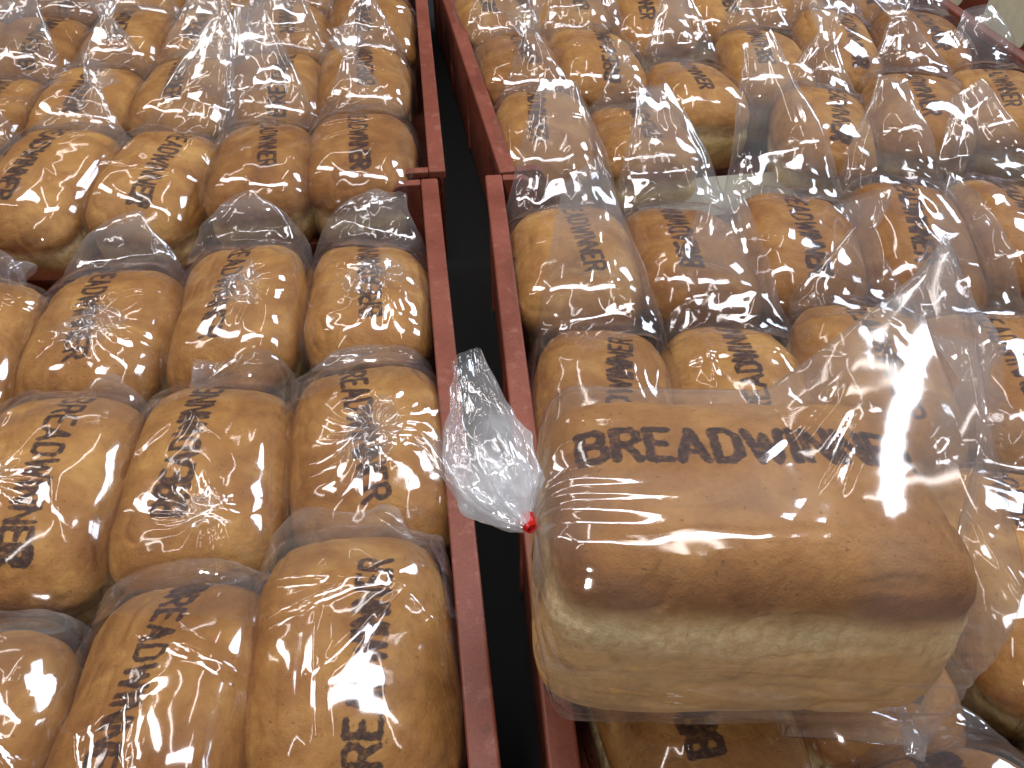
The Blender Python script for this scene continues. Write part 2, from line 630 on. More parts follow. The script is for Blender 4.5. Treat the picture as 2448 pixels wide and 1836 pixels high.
def rosette(L, Wd, H, seed, knot, zf):
    """the twisted, flattened gather of the bag mouth lying on the loaf top"""
    kx, ky, kr = knot
    nr, nf = 34, 110
    r = np.linspace(0.03, 1, nr)[:, None]
    ph = np.linspace(0, 2 * np.pi, nf, endpoint=False)[None, :]
    rng = np.random.RandomState(seed)
    rad = kr * (0.85 + 0.22 * np.sin(2 * ph + rng.rand() * 6) + 0.10 * np.sin(5 * ph + rng.rand() * 6))
    tw = 1.1 * (1 - r) * rng.choice([-1, 1])
    X = kx + rad * r * np.cos(ph + tw)
    Y = ky + rad * r * np.sin(ph + tw) * 1.1
    fold = 1 - np.abs(((ph * 9 / np.pi + 1.5 * r + 0.4 * np.sin(3 * ph)) % 2) - 1)
    Z = 0.003 + 0.010 * (1 - r) ** 0.7 * (0.5 + 0.5 * fold) + 0.010 * r * fold * (1 - r * 0.75)
    V = np.stack([X + 0 * Z, Y + 0 * Z, Z], -1).reshape(-1, 3)
    V = V + vn3(V, 0.016, seed + 5) * 0.004
    i = np.arange(nr - 1)[:, None] * nf
    j = np.arange(nf)[None, :]
    j2 = (j + 1) % nf
    F = np.stack([(i + j), (i + j2), (i + nf + j2), (i + nf + j)], -1).reshape(-1, 4)
    V[:, 2] += 0.0040 * crumple(V, 0.023, seed + 9)
    V[:, 2] = zf(V[:, 0], V[:, 1]) + np.maximum(V[:, 2], 0.002)
    return V, F, np.full(len(V), 0.55)


def make_bag(name, L, Wd, H, seed, rnd, kind, res=(44, 70, 32), tip=None, p=None):
    p = p or {}
    rng = random.Random(seed * 7 + 1)
    knot = None
    if kind == 'knot':
        knot = p.get('knot', (rng.uniform(-0.012, 0.02), rng.uniform(-0.045, 0.0), rng.uniform(0.022, 0.030)))
    V, F, mk, zz = bag_body(L, Wd, H, seed, rnd, res, knot, streaks=p.get('streaks', 6), slack=p.get('slack', 0.002))
    parts = [(V, F, mk)]
    if knot:
        def zf(x, y):
            u = np.abs(x / (Wd / 2)) ** 2.8 + np.abs(y / (L / 2)) ** 3.4
            base = -H * 0.5 + H * 0.5 * np.maximum(0.05, 1 - np.minimum(u, 0.95)) ** (1 / 2.8)
            return base + rnd[0] * 0.010 * (x / (Wd / 2)) + rnd[1] * 0.010 * (y / (L / 2)) + 0.004
        parts.append(rosette(L, Wd, H, seed, knot, zf))
        tip = tip or (rng.uniform(-0.03, 0.03), rng.uniform(0.008, 0.02), rng.uniform(-0.045, -0.025), 'stub')
    if kind == 'tent' and tip is None:
        tip = (rng.uniform(-0.03, 0.03), rng.uniform(0.07, 0.11), rng.uniform(0.03, 0.07))
    if tip:
        dx, dy, dz = tip[0], tip[1], tip[2]
        stub = len(tip) > 3
        h0 = L / 2
        path = bezier((0, h0 - 0.045, -0.052), (0, h0 + 0.012, -0.042), (dx * 0.5, h0 + dy * 0.35, dz * 0.5 + (-0.01 if stub else 0.002)), (dx, h0 + dy, dz))
        tw = rng.uniform(-0.5, 0.5)

        def axw(s):
            a = tw * s
            return np.stack([np.cos(a), 0.25 * np.sin(a), np.sin(a)], 1)
        flare = rng.choice([0, 0, 1])
        w = Wd / 2
        if stub:
            hw = interp([0, .35, .7, 1], [w * 1.02, w * 0.90, w * 0.62, w * rng.uniform(.2, .5)])
            ht = interp([0, .35, .7, 1], [H * .49, H * .30, H * .10, .005])
        elif flare:
            hw = interp([0, .3, .6, .78, 1], [w * 1.03, w * 0.9, w * 0.42, w * 0.16, w * 0.45])
            ht = interp([0, .25, .5, .78, 1], [H * .49, H * .30, H * .11, .005, .010])
        else:
            hw = interp([0, .3, .6, .85, 1], [w * 1.03, w * 0.95, w * 0.70, w * 0.42, w * 0.30])
            ht = interp([0, .25, .5, .8, 1], [H * .49, H * .30, H * .12, .007, .003])
        am = interp([0, .25, .6, 1], [.0012, .0042, .0048, .0026])
        mg = p.get('milk', 1.0)
        ml = interp([0, .2, .6, .8, 1], [.12 * mg, .32 * mg, .70 * mg, 1.2 * mg, 0.9 * mg])
        parts.append(tube(path, axw, hw, ht, 74, 120, seed + 200, am, 0.042, ml, fold=0.10, cut=rng.uniform(-0.5, 0.5)))
    V, F, mk = join(parts)
    return mesh_np(name, V, F, M_FILM, {'milk': mk})

# ------------------------------------------------------------------ ground


def tag(o, label=None, cat=None, group=None, kind=None):
    if label:
        o['label'] = label
    if cat:
        o['category'] = cat
    if group:
        o['group'] = group
    if kind:
        o['kind'] = kind
    return o


def empty(name, loc, rz=0):
    o = bpy.data.objects.new(name, None)
    S.collection.objects.link(o)
    o.location = loc
    o.rotation_euler = (0, 0, rz)
    o.empty_display_size = 0.05
    return o


Z_FLOOR = -0.150
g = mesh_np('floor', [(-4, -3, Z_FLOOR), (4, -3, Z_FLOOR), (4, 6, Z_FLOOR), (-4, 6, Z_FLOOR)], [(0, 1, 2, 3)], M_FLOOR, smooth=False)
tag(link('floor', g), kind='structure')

# ------------------------------------------------------------------ crates


class MB:
    def __init__(s):
        s.V, s.F, s.n = [], [], 0

    def box(s, a, b):
        (x0, y0, z0), (x1, y1, z1) = a, b
        q = s.n
        s.V += [(x0, y0, z0), (x1, y0, z0), (x1, y1, z0), (x0, y1, z0), (x0, y0, z1), (x1, y0, z1), (x1, y1, z1), (x0, y1, z1)]
        s.F += [tuple(q + i for i in f) for f in ((0, 3, 2, 1), (4, 5, 6, 7), (0, 1, 5, 4), (1, 2, 6, 5), (2, 3, 7, 6), (3, 0, 4, 7))]
        s.n += 8

    def strip(s, pts, y0, y1, th):
        """band following pts (x,z) with thickness th below, spanning y0..y1"""
        n = len(pts)
        q = s.n
        P = np.array(pts)
        T = np.gradient(P, axis=0)
        T /= np.linalg.norm(T, axis=1)[:, None]
        Nn = np.stack([-T[:, 1], T[:, 0]], 1)
        if Nn[:, 1].sum() < 0:
            Nn = -Nn
        Lw = P - Nn * th
        for k in range(n):
            s.V += [(P[k, 0], y0, P[k, 1]), (P[k, 0], y1, P[k, 1]), (Lw[k, 0], y1, Lw[k, 1]), (Lw[k, 0], y0, Lw[k, 1])]
        for k in range(n - 1):
            a, b = q + 4 * k, q + 4 * k + 4
            for e in range(4):
                s.F.append((a + e, b + e, b + (e + 1) % 4, a + (e + 1) % 4))
        s.F += [(q, q + 1, q + 2, q + 3), (q + 4 * n - 1, q + 4 * n - 2, q + 4 * n - 3, q + 4 * n - 4)]
        s.n += 4 * n

    def plate(s, pts, zb, y0, y1):
        q = s.n
        n = len(pts)
        for (x, z) in pts:
            s.V += [(x, y0, z), (x, y1, z), (x, y1, zb), (x, y0, zb)]
        for k in range(n - 1):
            a, b = q + 4 * k, q + 4 * k + 4
            for e in range(4):
                s.F.append((a + e, b + e, b + (e + 1) % 4, a + (e + 1) % 4))
        s.F += [(q, q + 1, q + 2, q + 3), (q + 4 * n - 1, q + 4 * n - 2, q + 4 * n - 3, q + 4 * n - 4)]
        s.n += 4 * n

    def obj(s, name, mat, parent, bevel=0.0015):
        me = mesh_np(name, s.V, s.F, mat, smooth=False)
        import bmesh
        bm = bmesh.new()
        bm.from_mesh(me)
        bmesh.ops.recalc_face_normals(bm, faces=bm.faces)
        bm.to_mesh(me)
        bm.free()
        o = link(name, me, parent)
        if bevel:
            b = o.modifiers.new('bevel', 'BEVEL')
            b.width = bevel
            b.segments = 3
            b.limit_method = 'ANGLE'
            b.angle_limit = R(40)
            b.harden_normals = False
        return o


def crate(loc, rz, label, sx=0.80, sy=0.76, h=0.135, low=-0.075):
    """origin at floor level below the middle; z top of rim = h"""
    root = empty('bread_crate', (loc[0], loc[1], Z_FLOOR), rz)
    tag(root, label, 'crate', 'brown plastic bread crates')
    hx, hy = sx / 2, sy / 2
    rw = 0.0195
    for sg in (-1, 1):
        m = MB()
        # wall set inward under the outer edge of the rim, with ribs outside
        xa, xb = sorted((sg * (hx - 0.0035), sg * (hx - 0.0075)))
        m.box((xa, -hy + 0.003, 0.008), (xb, hy - 0.003, h - 0.0125))
        k = -hy + 0.095
        while k < hy - 0.05:
            xa, xb = sorted((sg * (hx - 0.0036), sg * (hx - 0.0005)))
            m.box((xa, k, 0.01), (xb, k + 0.004, h - 0.013))
            k += 0.19
        m.obj('side_wall', M_CRATE, root, 0.0008)
        m = MB()
        xa, xb = sorted((sg * hx, sg * (hx - rw)))
        m.box((xa, -hy, h - 0.012), (xb, hy, h))
        m.obj('rim', M_CRATE, root, 0.0022)
        # shoulder at each end: rim turns inward and runs down to the low end wall
        for e in (-1, 1):
            pts = []
            x0 = hx - rw - 0.0005
            for t in np.linspace(0, 1, 5):
                pts.append((x0 - 0.020 * t, h - 0.0006))
            cx, cz, r = x0 - 0.020, h - 0.0006 - 0.014, 0.014
            for a in np.linspace(10, 68, 7):
                pts.append((cx - r * math.sin(R(a)), cz + r * math.cos(R(a))))
            lx, lz = pts[-1]
            for t in np.linspace(0.15, 1, 6):
                pts.append((lx - 0.022 * t, lz - 0.055 * t))
            pts = [(sg * x, z) for x, z in pts]
            y0, y1 = sorted((e * hy, e * (hy - 0.011)))
            m = MB()
            m.strip(pts, y0, y1, 0.004)
            ya, yb = sorted((e * (hy - 0.004), e * (hy - 0.008)))
            pp = [(x, z - 0.0035) for x, z in pts]
            m.plate(pp, 0.02, ya, yb)
            m.obj('corner_shoulder', M_CRATE, root, 0.0012)
    xe = hx - rw - 0.0005 - 0.020 - 0.014 - 0.022
    for e in (-1, 1):
        m = MB()
        y0, y1 = sorted((e * (hy - 0.002), e * (hy - 0.007)))
        m.box((-xe + 0.004, y0, 0.008), (xe - 0.004, y1, h - 0.078))
        y0, y1 = sorted((e * hy, e * (hy - 0.013)))
        m.box((-xe + 0.003, y0, h - 0.078), (xe - 0.003, y1, h - 0.070))
        m.obj('end_wall', M_CRATE, root, 0.001)
    m = MB()
    m.box((-hx + 0.008, -hy + 0.008, 0.002), (hx - 0.008, hy - 0.008, 0.0078))
    m.obj('base', M_CRATE, root, 0)
    return root


RIM = 0.135
crate((-0.371, 0.500), R(-1.3), 'brown bread crate holding the nearest loaves, with its rim left of the dark gap')
crate((-0.340, 1.278), R(-1.8), 'brown bread crate behind, left of the dark gap, its loaves under pointed bags')
crate((0.4675, 0.465), R(-3.6), 'brown bread crate under the large sideways loaf, right of the dark gap')
crate((0.495, 1.268), R(2.2), 'brown bread crate behind, right of the dark gap, its rim meeting the gap top')

# tall crate side at the far right with cream cards in it
root = empty('tall_crate', (0.955, 1.33, Z_FLOOR), R(1.5))
tag(root, 'dark red taller crate side with cream cards at the far right corner', 'crate')
m = MB()
m.box((0.0, -0.40, 0.0), (0.006, 0.40, 0.20))
m.obj('side_wall', M_CRATE, root, 0.001)
m = MB()
m.box((-0.004, -0.40, 0.2005), (0.022, 0.40, 0.214))
m.obj('rim', M_CRATE, root, 0.002)


def rounded_card(y0, y1, z0, z1, r=0.010, th=0.002):
    pts = []
    for cy, cz, a0 in ((y1 - r, z1 - r, 0), (y0 + r, z1 - r, 90), (y0 + r, z0 + r, 180), (y1 - r, z0 + r, 270)):
        for a in range(0, 91, 15):
            pts.append((cy + r * math.cos(R(a0 + a)), cz + r * math.sin(R(a0 + a))))
    n = len(pts)
    me = bpy.data.meshes.new('card')
    V = [(0, y, z) for y, z in pts] + [(-th, y, z) for y, z in pts]
    F = [tuple(range(n)), tuple(range(2 * n - 1, n - 1, -1))] + [(i, i + n, (i + 1) % n + n, (i + 1) % n) for i in range(n)]
    me.from_pydata(V, [], F)
    me.materials.append(M_CARD)
    return me


for y0, y1 in ((-0.37, -0.23), (-0.155, -0.045), (0.02, 0.14)):
    o = link('card', rounded_card(y0, y1, 0.10, 0.185), root)
    o.location = (-0.0005, 0, 0)

# white paper liner glimpsed between loaves
lm = mesh_np('liner', [(-.10, -.04, 0), (.10, -.04, 0), (.10, .04, .004), (-.10, .04, .003)], [(0, 1, 2, 3)], M_LINER, smooth=False)
lo = link('paper_liner', lm)
lo.location = (0.375, 0.868, -0.068)
sol = lo.modifiers.new('t', 'SOLIDIFY')
sol.thickness = 0.001
tag(lo, 'strip of white liner paper between the two crates right of the gap', 'paper')

# ------------------------------------------------------------------ loaves
LL, LW, LH = 0.208, 0.133, 0.127
GROUP = 'bagged loaves packed in the crates'
breads = []
blots = [(-1.0, 1.6), (-0.8, 0.9), (0.9, 1.2), (-0.95, 2.2), (0.4, 0.8), (-1, 0.2), (0.95, 2.0), (0.0, 1.0), (-0.9, 0.6), (-0.6, 1.5)]
for i in range(10):
    rr = random.Random(100 + i)
    me, rnd = make_bread('bread', LL, LW, LH, 11 + i * 17, (62, 100, 40), M_BREAD,
                         text_rot=R(rr.uniform(-5, 5)) + (math.pi if i % 3 != 1 else 0),
                         off=(rr.uniform(-0.018, 0.014), -0.012 if i == 4 else rr.uniform(0.004, 0.022)), blot=blots[i], th=rr.uniform(0.0175, 0.0205), tl=rr.uniform(0.150, 0.165),
                         half=rr.uniform(0.0019, 0.0025))
    breads.append((me, rnd))

bag_cache = {}
BREAD_RND0 = (0, 0)


def loaf(x, y, label, v, kind='tent', seed=1, rz=0.0, tip=None, z=0.0, tilt=(0, 0), sc=1.0, p=None):
    me, rnd = breads[v % len(breads)]
    root = empty('bagged_loaf', (x, y, z), R(rz))
    root.rotation_euler = (R(tilt[0]), R(tilt[1]), R(rz))
    j = random.Random(int(x * 1000) * 7 + int(y * 1000))
    root.scale = (sc * j.uniform(0.965, 1.03), sc * j.uniform(0.97, 1.03), sc * j.uniform(0.96, 1.05))
    root.rotation_euler[0] += R(j.uniform(-3, 4))
    root.rotation_euler[1] += R(j.uniform(-4, 4))
    root.rotation_euler[2] += R(j.uniform(-2, 2))
    root.location[2] += j.uniform(-0.006, 0.006)
    tag(root, label, 'loaf', GROUP)
    link('bread', me, root)
    if x > 0.1 and kind == 'tent':
        p = dict(p or {}, milk=0.85)
        if tip:
            tip = (tip[0], tip[1] * 0.9, tip[2] + 0.018)
    key = (v % len(breads), kind, seed, tip, tuple(sorted((p or {}).items())))
    if key not in bag_cache:
        bag_cache[key] = make_bag('plastic_bag', LL, LW, LH, seed, rnd, kind, tip=tip, p=p)
    link('plastic_bag', bag_cache[key], root)
    return root


from itertools import count
_sd = count(3)
NTH = ['next to', 'second from', 'third from', 'fourth from', 'fifth from', 'sixth from']
LCR, RCR = 'left crate', 'right crate'


def row(crate_lbl, row_lbl, items):
    for k, it in enumerate(items):
        it = dict(it)
        nth = it.pop('n', k)
        extra = it.pop('look', 'bagged stamped loaf')
        label = f"{extra}, {row_lbl} of {crate_lbl}, {NTH[nth]} gap"
        sd = it.pop('seed', next(_sd))
        loaf(it.pop('x'), it.pop('y'), label, it.pop('v', sd), seed=sd, **it)


# left near crate
row('near left crate', 'front row', [
    dict(x=-0.062, y=0.282, v=4, kind='flat', rz=-1, tip=(0.01, 0.012, -0.045, 1), look='loaf with brown stamp', p=dict(streaks=9), z=0.006),
    dict(x=-0.190, y=0.266, v=3, kind='flat', rz=-6, tip=(0, 0.012, -0.045, 1), z=0.004, look='loaf with blotted stamp'),
    dict(x=-0.318, y=0.245, v=5, kind='flat', rz=-4, tip=(0, 0.012, -0.045, 1), look='half-seen loaf'),
])
row('near left crate', 'second row', [
    dict(x=-0.050, y=0.474, v=0, kind='knot', rz=2, p=dict(knot=(0.004, -0.005, 0.030)), look='loaf with round twist of film'),
    dict(x=-0.180, y=0.470, v=1, kind='knot', rz=-4, p=dict(knot=(0.012, -0.060, 0.016)), look='loaf with small low twist'),
    dict(x=-0.308, y=0.468, v=6, kind='knot', rz=-3, p=dict(knot=(-0.02, -0.02, 0.018)), look='glossy creased loaf'),
])
row('near left crate', 'third row', [
    dict(x=-0.045, y=0.682, v=7, kind='knot', rz=-4, p=dict(knot=(0.008, -0.01, 0.032)), tip=(0.030, 0.035, 0.012), look='loaf with wide swirl of film'),
    dict(x=-0.176, y=0.673, v=3, kind='knot', rz=-2, p=dict(knot=(0.015, -0.008, 0.028)), tip=(-0.005, 0.030, 0.006), look='loaf with crumpled swirl'),
    dict(x=-0.302, y=0.664, v=0, kind='knot', rz=-3, p=dict(knot=(0.010, -0.03, 0.026)), tip=(0.0, 0.035, 0.010), look='loaf with loose film folds'),
    dict(x=-0.428, y=0.658, v=9, kind='knot', rz=-2, look='edge-cut loaf'),
])
# left far crate
row('far left crate', 'front row', [
    dict(x=-0.052, y=0.955, v=2, rz=-1, tip=(-0.012, 0.090, 0.050), look='loaf in peaked film'),
    dict(x=-0.164, y=0.945, v=8, rz=-1, tip=(-0.020, 0.130, 0.075), look='loaf under tall pointed film'),
    dict(x=-0.288, y=0.945, v=6, rz=-9, tip=(0.035, 0.120, 0.080), look='golden loaf with leaning film'),
    dict(x=-0.418, y=0.940, v=5, rz=-12, tip=(0.025, 0.060, 0.030), look='tilted stamped loaf'),
    dict(x=-0.535, y=0.945, v=1, rz=-6, look='loaf cut by the picture edge'),
])
row('far left crate', 'second row', [
    dict(x=-0.040, y=1.150, v=7, tip=(0.01, 0.07, 0.055), look='loaf in rounded film'),
    dict(x=-0.160, y=1.155, v=4, rz=-2, tip=(0.01, 0.09, 0.06), look='plump smooth loaf'),
    dict(x=-0.282, y=1.150, v=0, rz=-3, tip=(0.02, 0.08, 0.05), look='loaf with long bright crease'),
    dict(x=-0.405, y=1.145, v=2, rz=-5, tip=(-0.01, 0.09, 0.05), look='loaf in dull cloudy film'),
    dict(x=-0.530, y=1.140, v=8, rz=-4, look='loaf with white folds'),
    dict(x=-0.650, y=1.140, v=3, rz=-4, look='partly seen loaf'),
])
row('far left crate', 'third row', [
    dict(x=-0.030, y=1.350, v=5, look='shadowed loaf'),
    dict(x=-0.150, y=1.350, v=9, rz=2, look='loaf with white stripe glint'),
    dict(x=-0.270, y=1.345, v=1, rz=-3, look='orange loaf'),
    dict(x=-0.392, y=1.345, v=7, rz=-5, look='dark stamped loaf'),
    dict(x=-0.512, y=1.340, v=4, rz=-2, look='loaf behind shiny film'),
    dict(x=-0.632, y=1.340, v=6, rz=-2, look='small edge loaf'),
])
row('far left crate', 'back row', [
    dict(x=-0.025 - 0.121 * k, y=1.545, v=k * 3 + 2, seed=[5, 8, 11, 14, 17, 20][k], rz=(-3, 2, -2, 3, 0, 1)[k],
         look=('dim loaf', 'golden loaf', 'shiny loaf', 'cloudy-wrapped loaf', 'top-edge loaf', 'far corner loaf')[k]) for k in range(6)
])

# right near crate
row('near right crate', 'far row', [
    dict(x=0.165, y=0.705, v=8, rz=-4, tip=(0.00, 0.080, 0.065), look='reddish loaf in pointed film'),
    dict(x=0.286, y=0.695, v=1, rz=-6, tip=(-0.015, 0.105, 0.055), look='wide loaf with white crumpled tip'),
    dict(x=0.405, y=0.695, v=2, rz=-12, tip=(-0.045, 0.125, 0.085), look='loaf under a tall clear tent'),
    dict(x=0.530, y=0.685, v=5, rz=-12, tip=(-0.01, 0.08, 0.05), look='leaning stamped loaf'),
    dict(x=0.655, y=0.690, v=9, rz=-10, look='loaf at the picture edge'),
])
row('near right crate', 'third row', [
    dict(x=0.152, y=0.500, v=4, rz=-8, tip=(-0.018, 0.080, 0.070), look='loaf with film peak at its head'),
    dict(x=0.275, y=0.495, v=7, rz=-8, tip=(-0.01, 0.07, 0.05), look='loaf hidden behind the big one'),
    dict(x=0.400, y=0.490, v=0, rz=-8, tip=(0.0, 0.06, 0.04), look='mostly covered loaf'),
    dict(x=0.520, y=0.480, v=3, rz=-5, tip=(-0.01, 0.08, 0.05), look='pale golden loaf'),
])
row('near right crate', 'second row', [
    dict(x=0.150, y=0.246, v=1, rz=6, kind='flat', tip=(0, 0.012, -0.045, 1), z=-0.004, look='loaf with two heavy blots'),
    dict(x=0.276, y=0.285, v=6, rz=-3, kind='flat', tip=(0, 0.012, -0.045, 1), z=-0.026, tilt=(-14, 0), look='loaf with torn pale end'),
    dict(x=0.415, y=0.290, v=2, rz=-12, tip=(-0.02, 0.06, 0.04), look='brown loaf beside the big loaf'),
    dict(x=0.535, y=0.300, v=5, rz=-8, look='edge loaf'),
])
row('near right crate', 'front row', [
    dict(x=0.160, y=0.035, v=1, rz=2, kind='flat', tip=(0, 0.012, -0.045, 1), look='barely seen loaf'),
    dict(x=0.285, y=0.082, v=3, rz=2, kind='flat', tip=(0, 0.012, -0.045, 1), look='barely seen pale loaf'),
    dict(x=0.420, y=0.105, v=8, rz=-6, kind='flat', tip=(0, 0.012, -0.045, 1), look='corner loaf'),
])
# right far crate
row('far right crate', 'front row', [
    dict(x=0.180, y=0.985, v=5, rz=-3, tip=(-0.005, 0.075, 0.05), look='loaf in knotted-looking film'),
    dict(x=0.300, y=0.965, v=7, rz=-4, tip=(0.0, 0.045, 0.035), z=-0.008, tilt=(-10, 0), look='loaf with pale torn end'),
    dict(x=0.545, y=0.955, v=6, rz=-20, tip=(-0.005, 0.085, 0.055), z=-0.006, tilt=(-8, 0), look='twisted loaf with film crown', n=3),
    dict(x=0.680, y=0.975, v=0, rz=-18, tip=(-0.03, 0.08, 0.045), look='loaf with clear stamp', n=4),
    dict(x=0.805, y=0.985, v=3, rz=-14, look='dark-stamped edge loaf', n=5),
])
row('far right crate', 'second row', [
    dict(x=0.175, y=1.180, v=8, rz=2, tip=(0.0, 0.06, 0.05), look='small-looking loaf'),
    dict(x=0.290, y=1.175, v=4, rz=-2, tip=(-0.01, 0.07, 0.06), look='loaf in crinkled film'),
    dict(x=0.410, y=1.090, v=9, rz=-3, tip=(0.0, 0.07, 0.05), z=-0.008, tilt=(-10, 0), look='loaf showing its whole end'),
    dict(x=0.535, y=1.150, v=1, rz=-10, tip=(0.0, 0.06, 0.05), look='smooth brown loaf'),
    dict(x=0.660, y=1.175, v=6, rz=-8, tip=(0.0, 0.06, 0.04), look='orange-brown loaf'),
    dict(x=0.785, y=1.170, v=2, rz=-16, look='loaf beside the cream cards'),
])
row('far right crate', 'third row', [
    dict(x=0.165 + 0.121 * k, y=(1.375, 1.37, 1.33, 1.36, 1.37, 1.37)[k], v=k * 7 + 1, rz=(1, -2, -4, -3, -10, -9)[k],
         look=('blurred loaf', 'pale loaf', 'rough-topped loaf', 'glossy brown loaf', 'floury loaf', 'far edge loaf')[k]) for k in range(6)
])
row('far right crate', 'back row', [
    dict(x=0.165 + 0.121 * k, y=1.565, v=k * 3 + 5, seed=[8, 11, 14, 17, 20, 5][k], rz=(1, -2, 0, -3, -4, -2)[k],
         look=('tiny loaf', 'dim loaf', 'shiny loaf', 'cloudy loaf', 'top-edge loaf', 'corner loaf')[k]) for k in range(6)
])

# ------------------------------------------------------------------ the large loaf lying across the right crate
HL, HW, HH = 0.228, 0.155, 0.148
root = empty('large_bagged_loaf', (0.168, 0.272, 0.160), 0)
root.rotation_euler = (R(-6), R(2.5), R(-8))
tag(root, 'large loaf stamped BREADWINNER lying sideways on the others, bag tied with red tape', 'loaf')
hb, _ = make_bread('bread', HL, HW, HH, 77, (130, 200, 84), M_HERO, text_rot=0, off=(0, 0), blot=(-1, 0.1), tl=0.172, th=0.0225, along=True, half=0.0017, crease_noise=1.3, expo=(4.6, 2.7))
bpy.data.meshes.remove(hb)


def make_hero_bread():
    C, F = box_grid(200, 130, 84)
    P = superq(C, 7.0, 3.5)
    # long axis is x here
    Q = P[:, [1, 0, 2]]
    V, zz = loaf_shape(Q, HL, HW, HH, False, (-0.25, 0.2), 0.71, 0.985, 0.022)
    V = V[:, [1, 0, 2]]
    N = vnormals(V, F)
    sd = 77
    dsp = 0.0022 * vnoise(V, 0.06, sd) + 0.0010 * vnoise(V, 0.02, sd + 3) + 0.0003 * vnoise(V, 0.006, sd + 4)
    q = V * np.array([0.35, 1, 1])
    wr = np.exp(-(vnoise(q, 0.016, sd + 9) / 0.14) ** 2) * sstep(-0.2, 0.5, vnoise(V, 0.05, sd + 10) + 0.6 * (-V[:, 1] / 0.07))
    dsp -= 0.0013 * wr
    ragged = 0.03 * vnoise(V, 0.05, sd + 5) + 0.016 * vnoise(V, 0.009, sd + 6) + 0.035 * (V[:, 0] / 0.1)
    zc = zz + ragged
    shred = np.exp(-((zc - 0.615) / 0.085) ** 2) * sstep(-0.7, 0.4, vnoise(V, 0.05, sd + 8) + 0.25)
    fib = vnoise(V * np.array([1, 1, 0.22]), 0.0028, sd + 12)
    dsp += shred * 0.0010 * fib
    V = V + N * dsp[:, None]
    crust = sstep(0.64, 0.78, zc)
    edge = 0.9 * np.exp(-((zc - 0.83) / 0.08) ** 2) * sstep(-0.6, 0.5, vnoise(V, 0.05, sd + 15)) * (V[:, 1] < 0.02)
    s = V[:, 0] - 0.002
    t = V[:, 1] - 0.010
    bow = 0.0065 * (s / 0.09) ** 2
    ink = ink_sdf(s, t - bow, 0.184, 0.0240, 0.0028, (-1.2, 0.9), None)
    ink = np.where(ink < 8, ink + 0.55 * vnoise(V, 0.0045, sd + 20), ink)
    ink = np.where(zz > 0.6, ink, 9.0)
    return mesh_np('bread', V, F, M_HERO, {'ink': ink, 'crust': crust, 'shred': shred * 0.9, 'edge': edge})


link('bread', make_hero_bread(), root)


def hull(pts):
    pts = sorted(map(tuple, pts))

    def half(ps):
        h = []
        for p_ in ps:
            while len(h) > 1 and (h[-1][0] - h[-2][0]) * (p_[1] - h[-2][1]) - (h[-1][1] - h[-2][1]) * (p_[0] - h[-2][0]) <= 0:
                h.pop()
            h.append(p_)
        return h
    a, b = half(pts), half(pts[::-1])
    return a[:-1] + b[:-1]


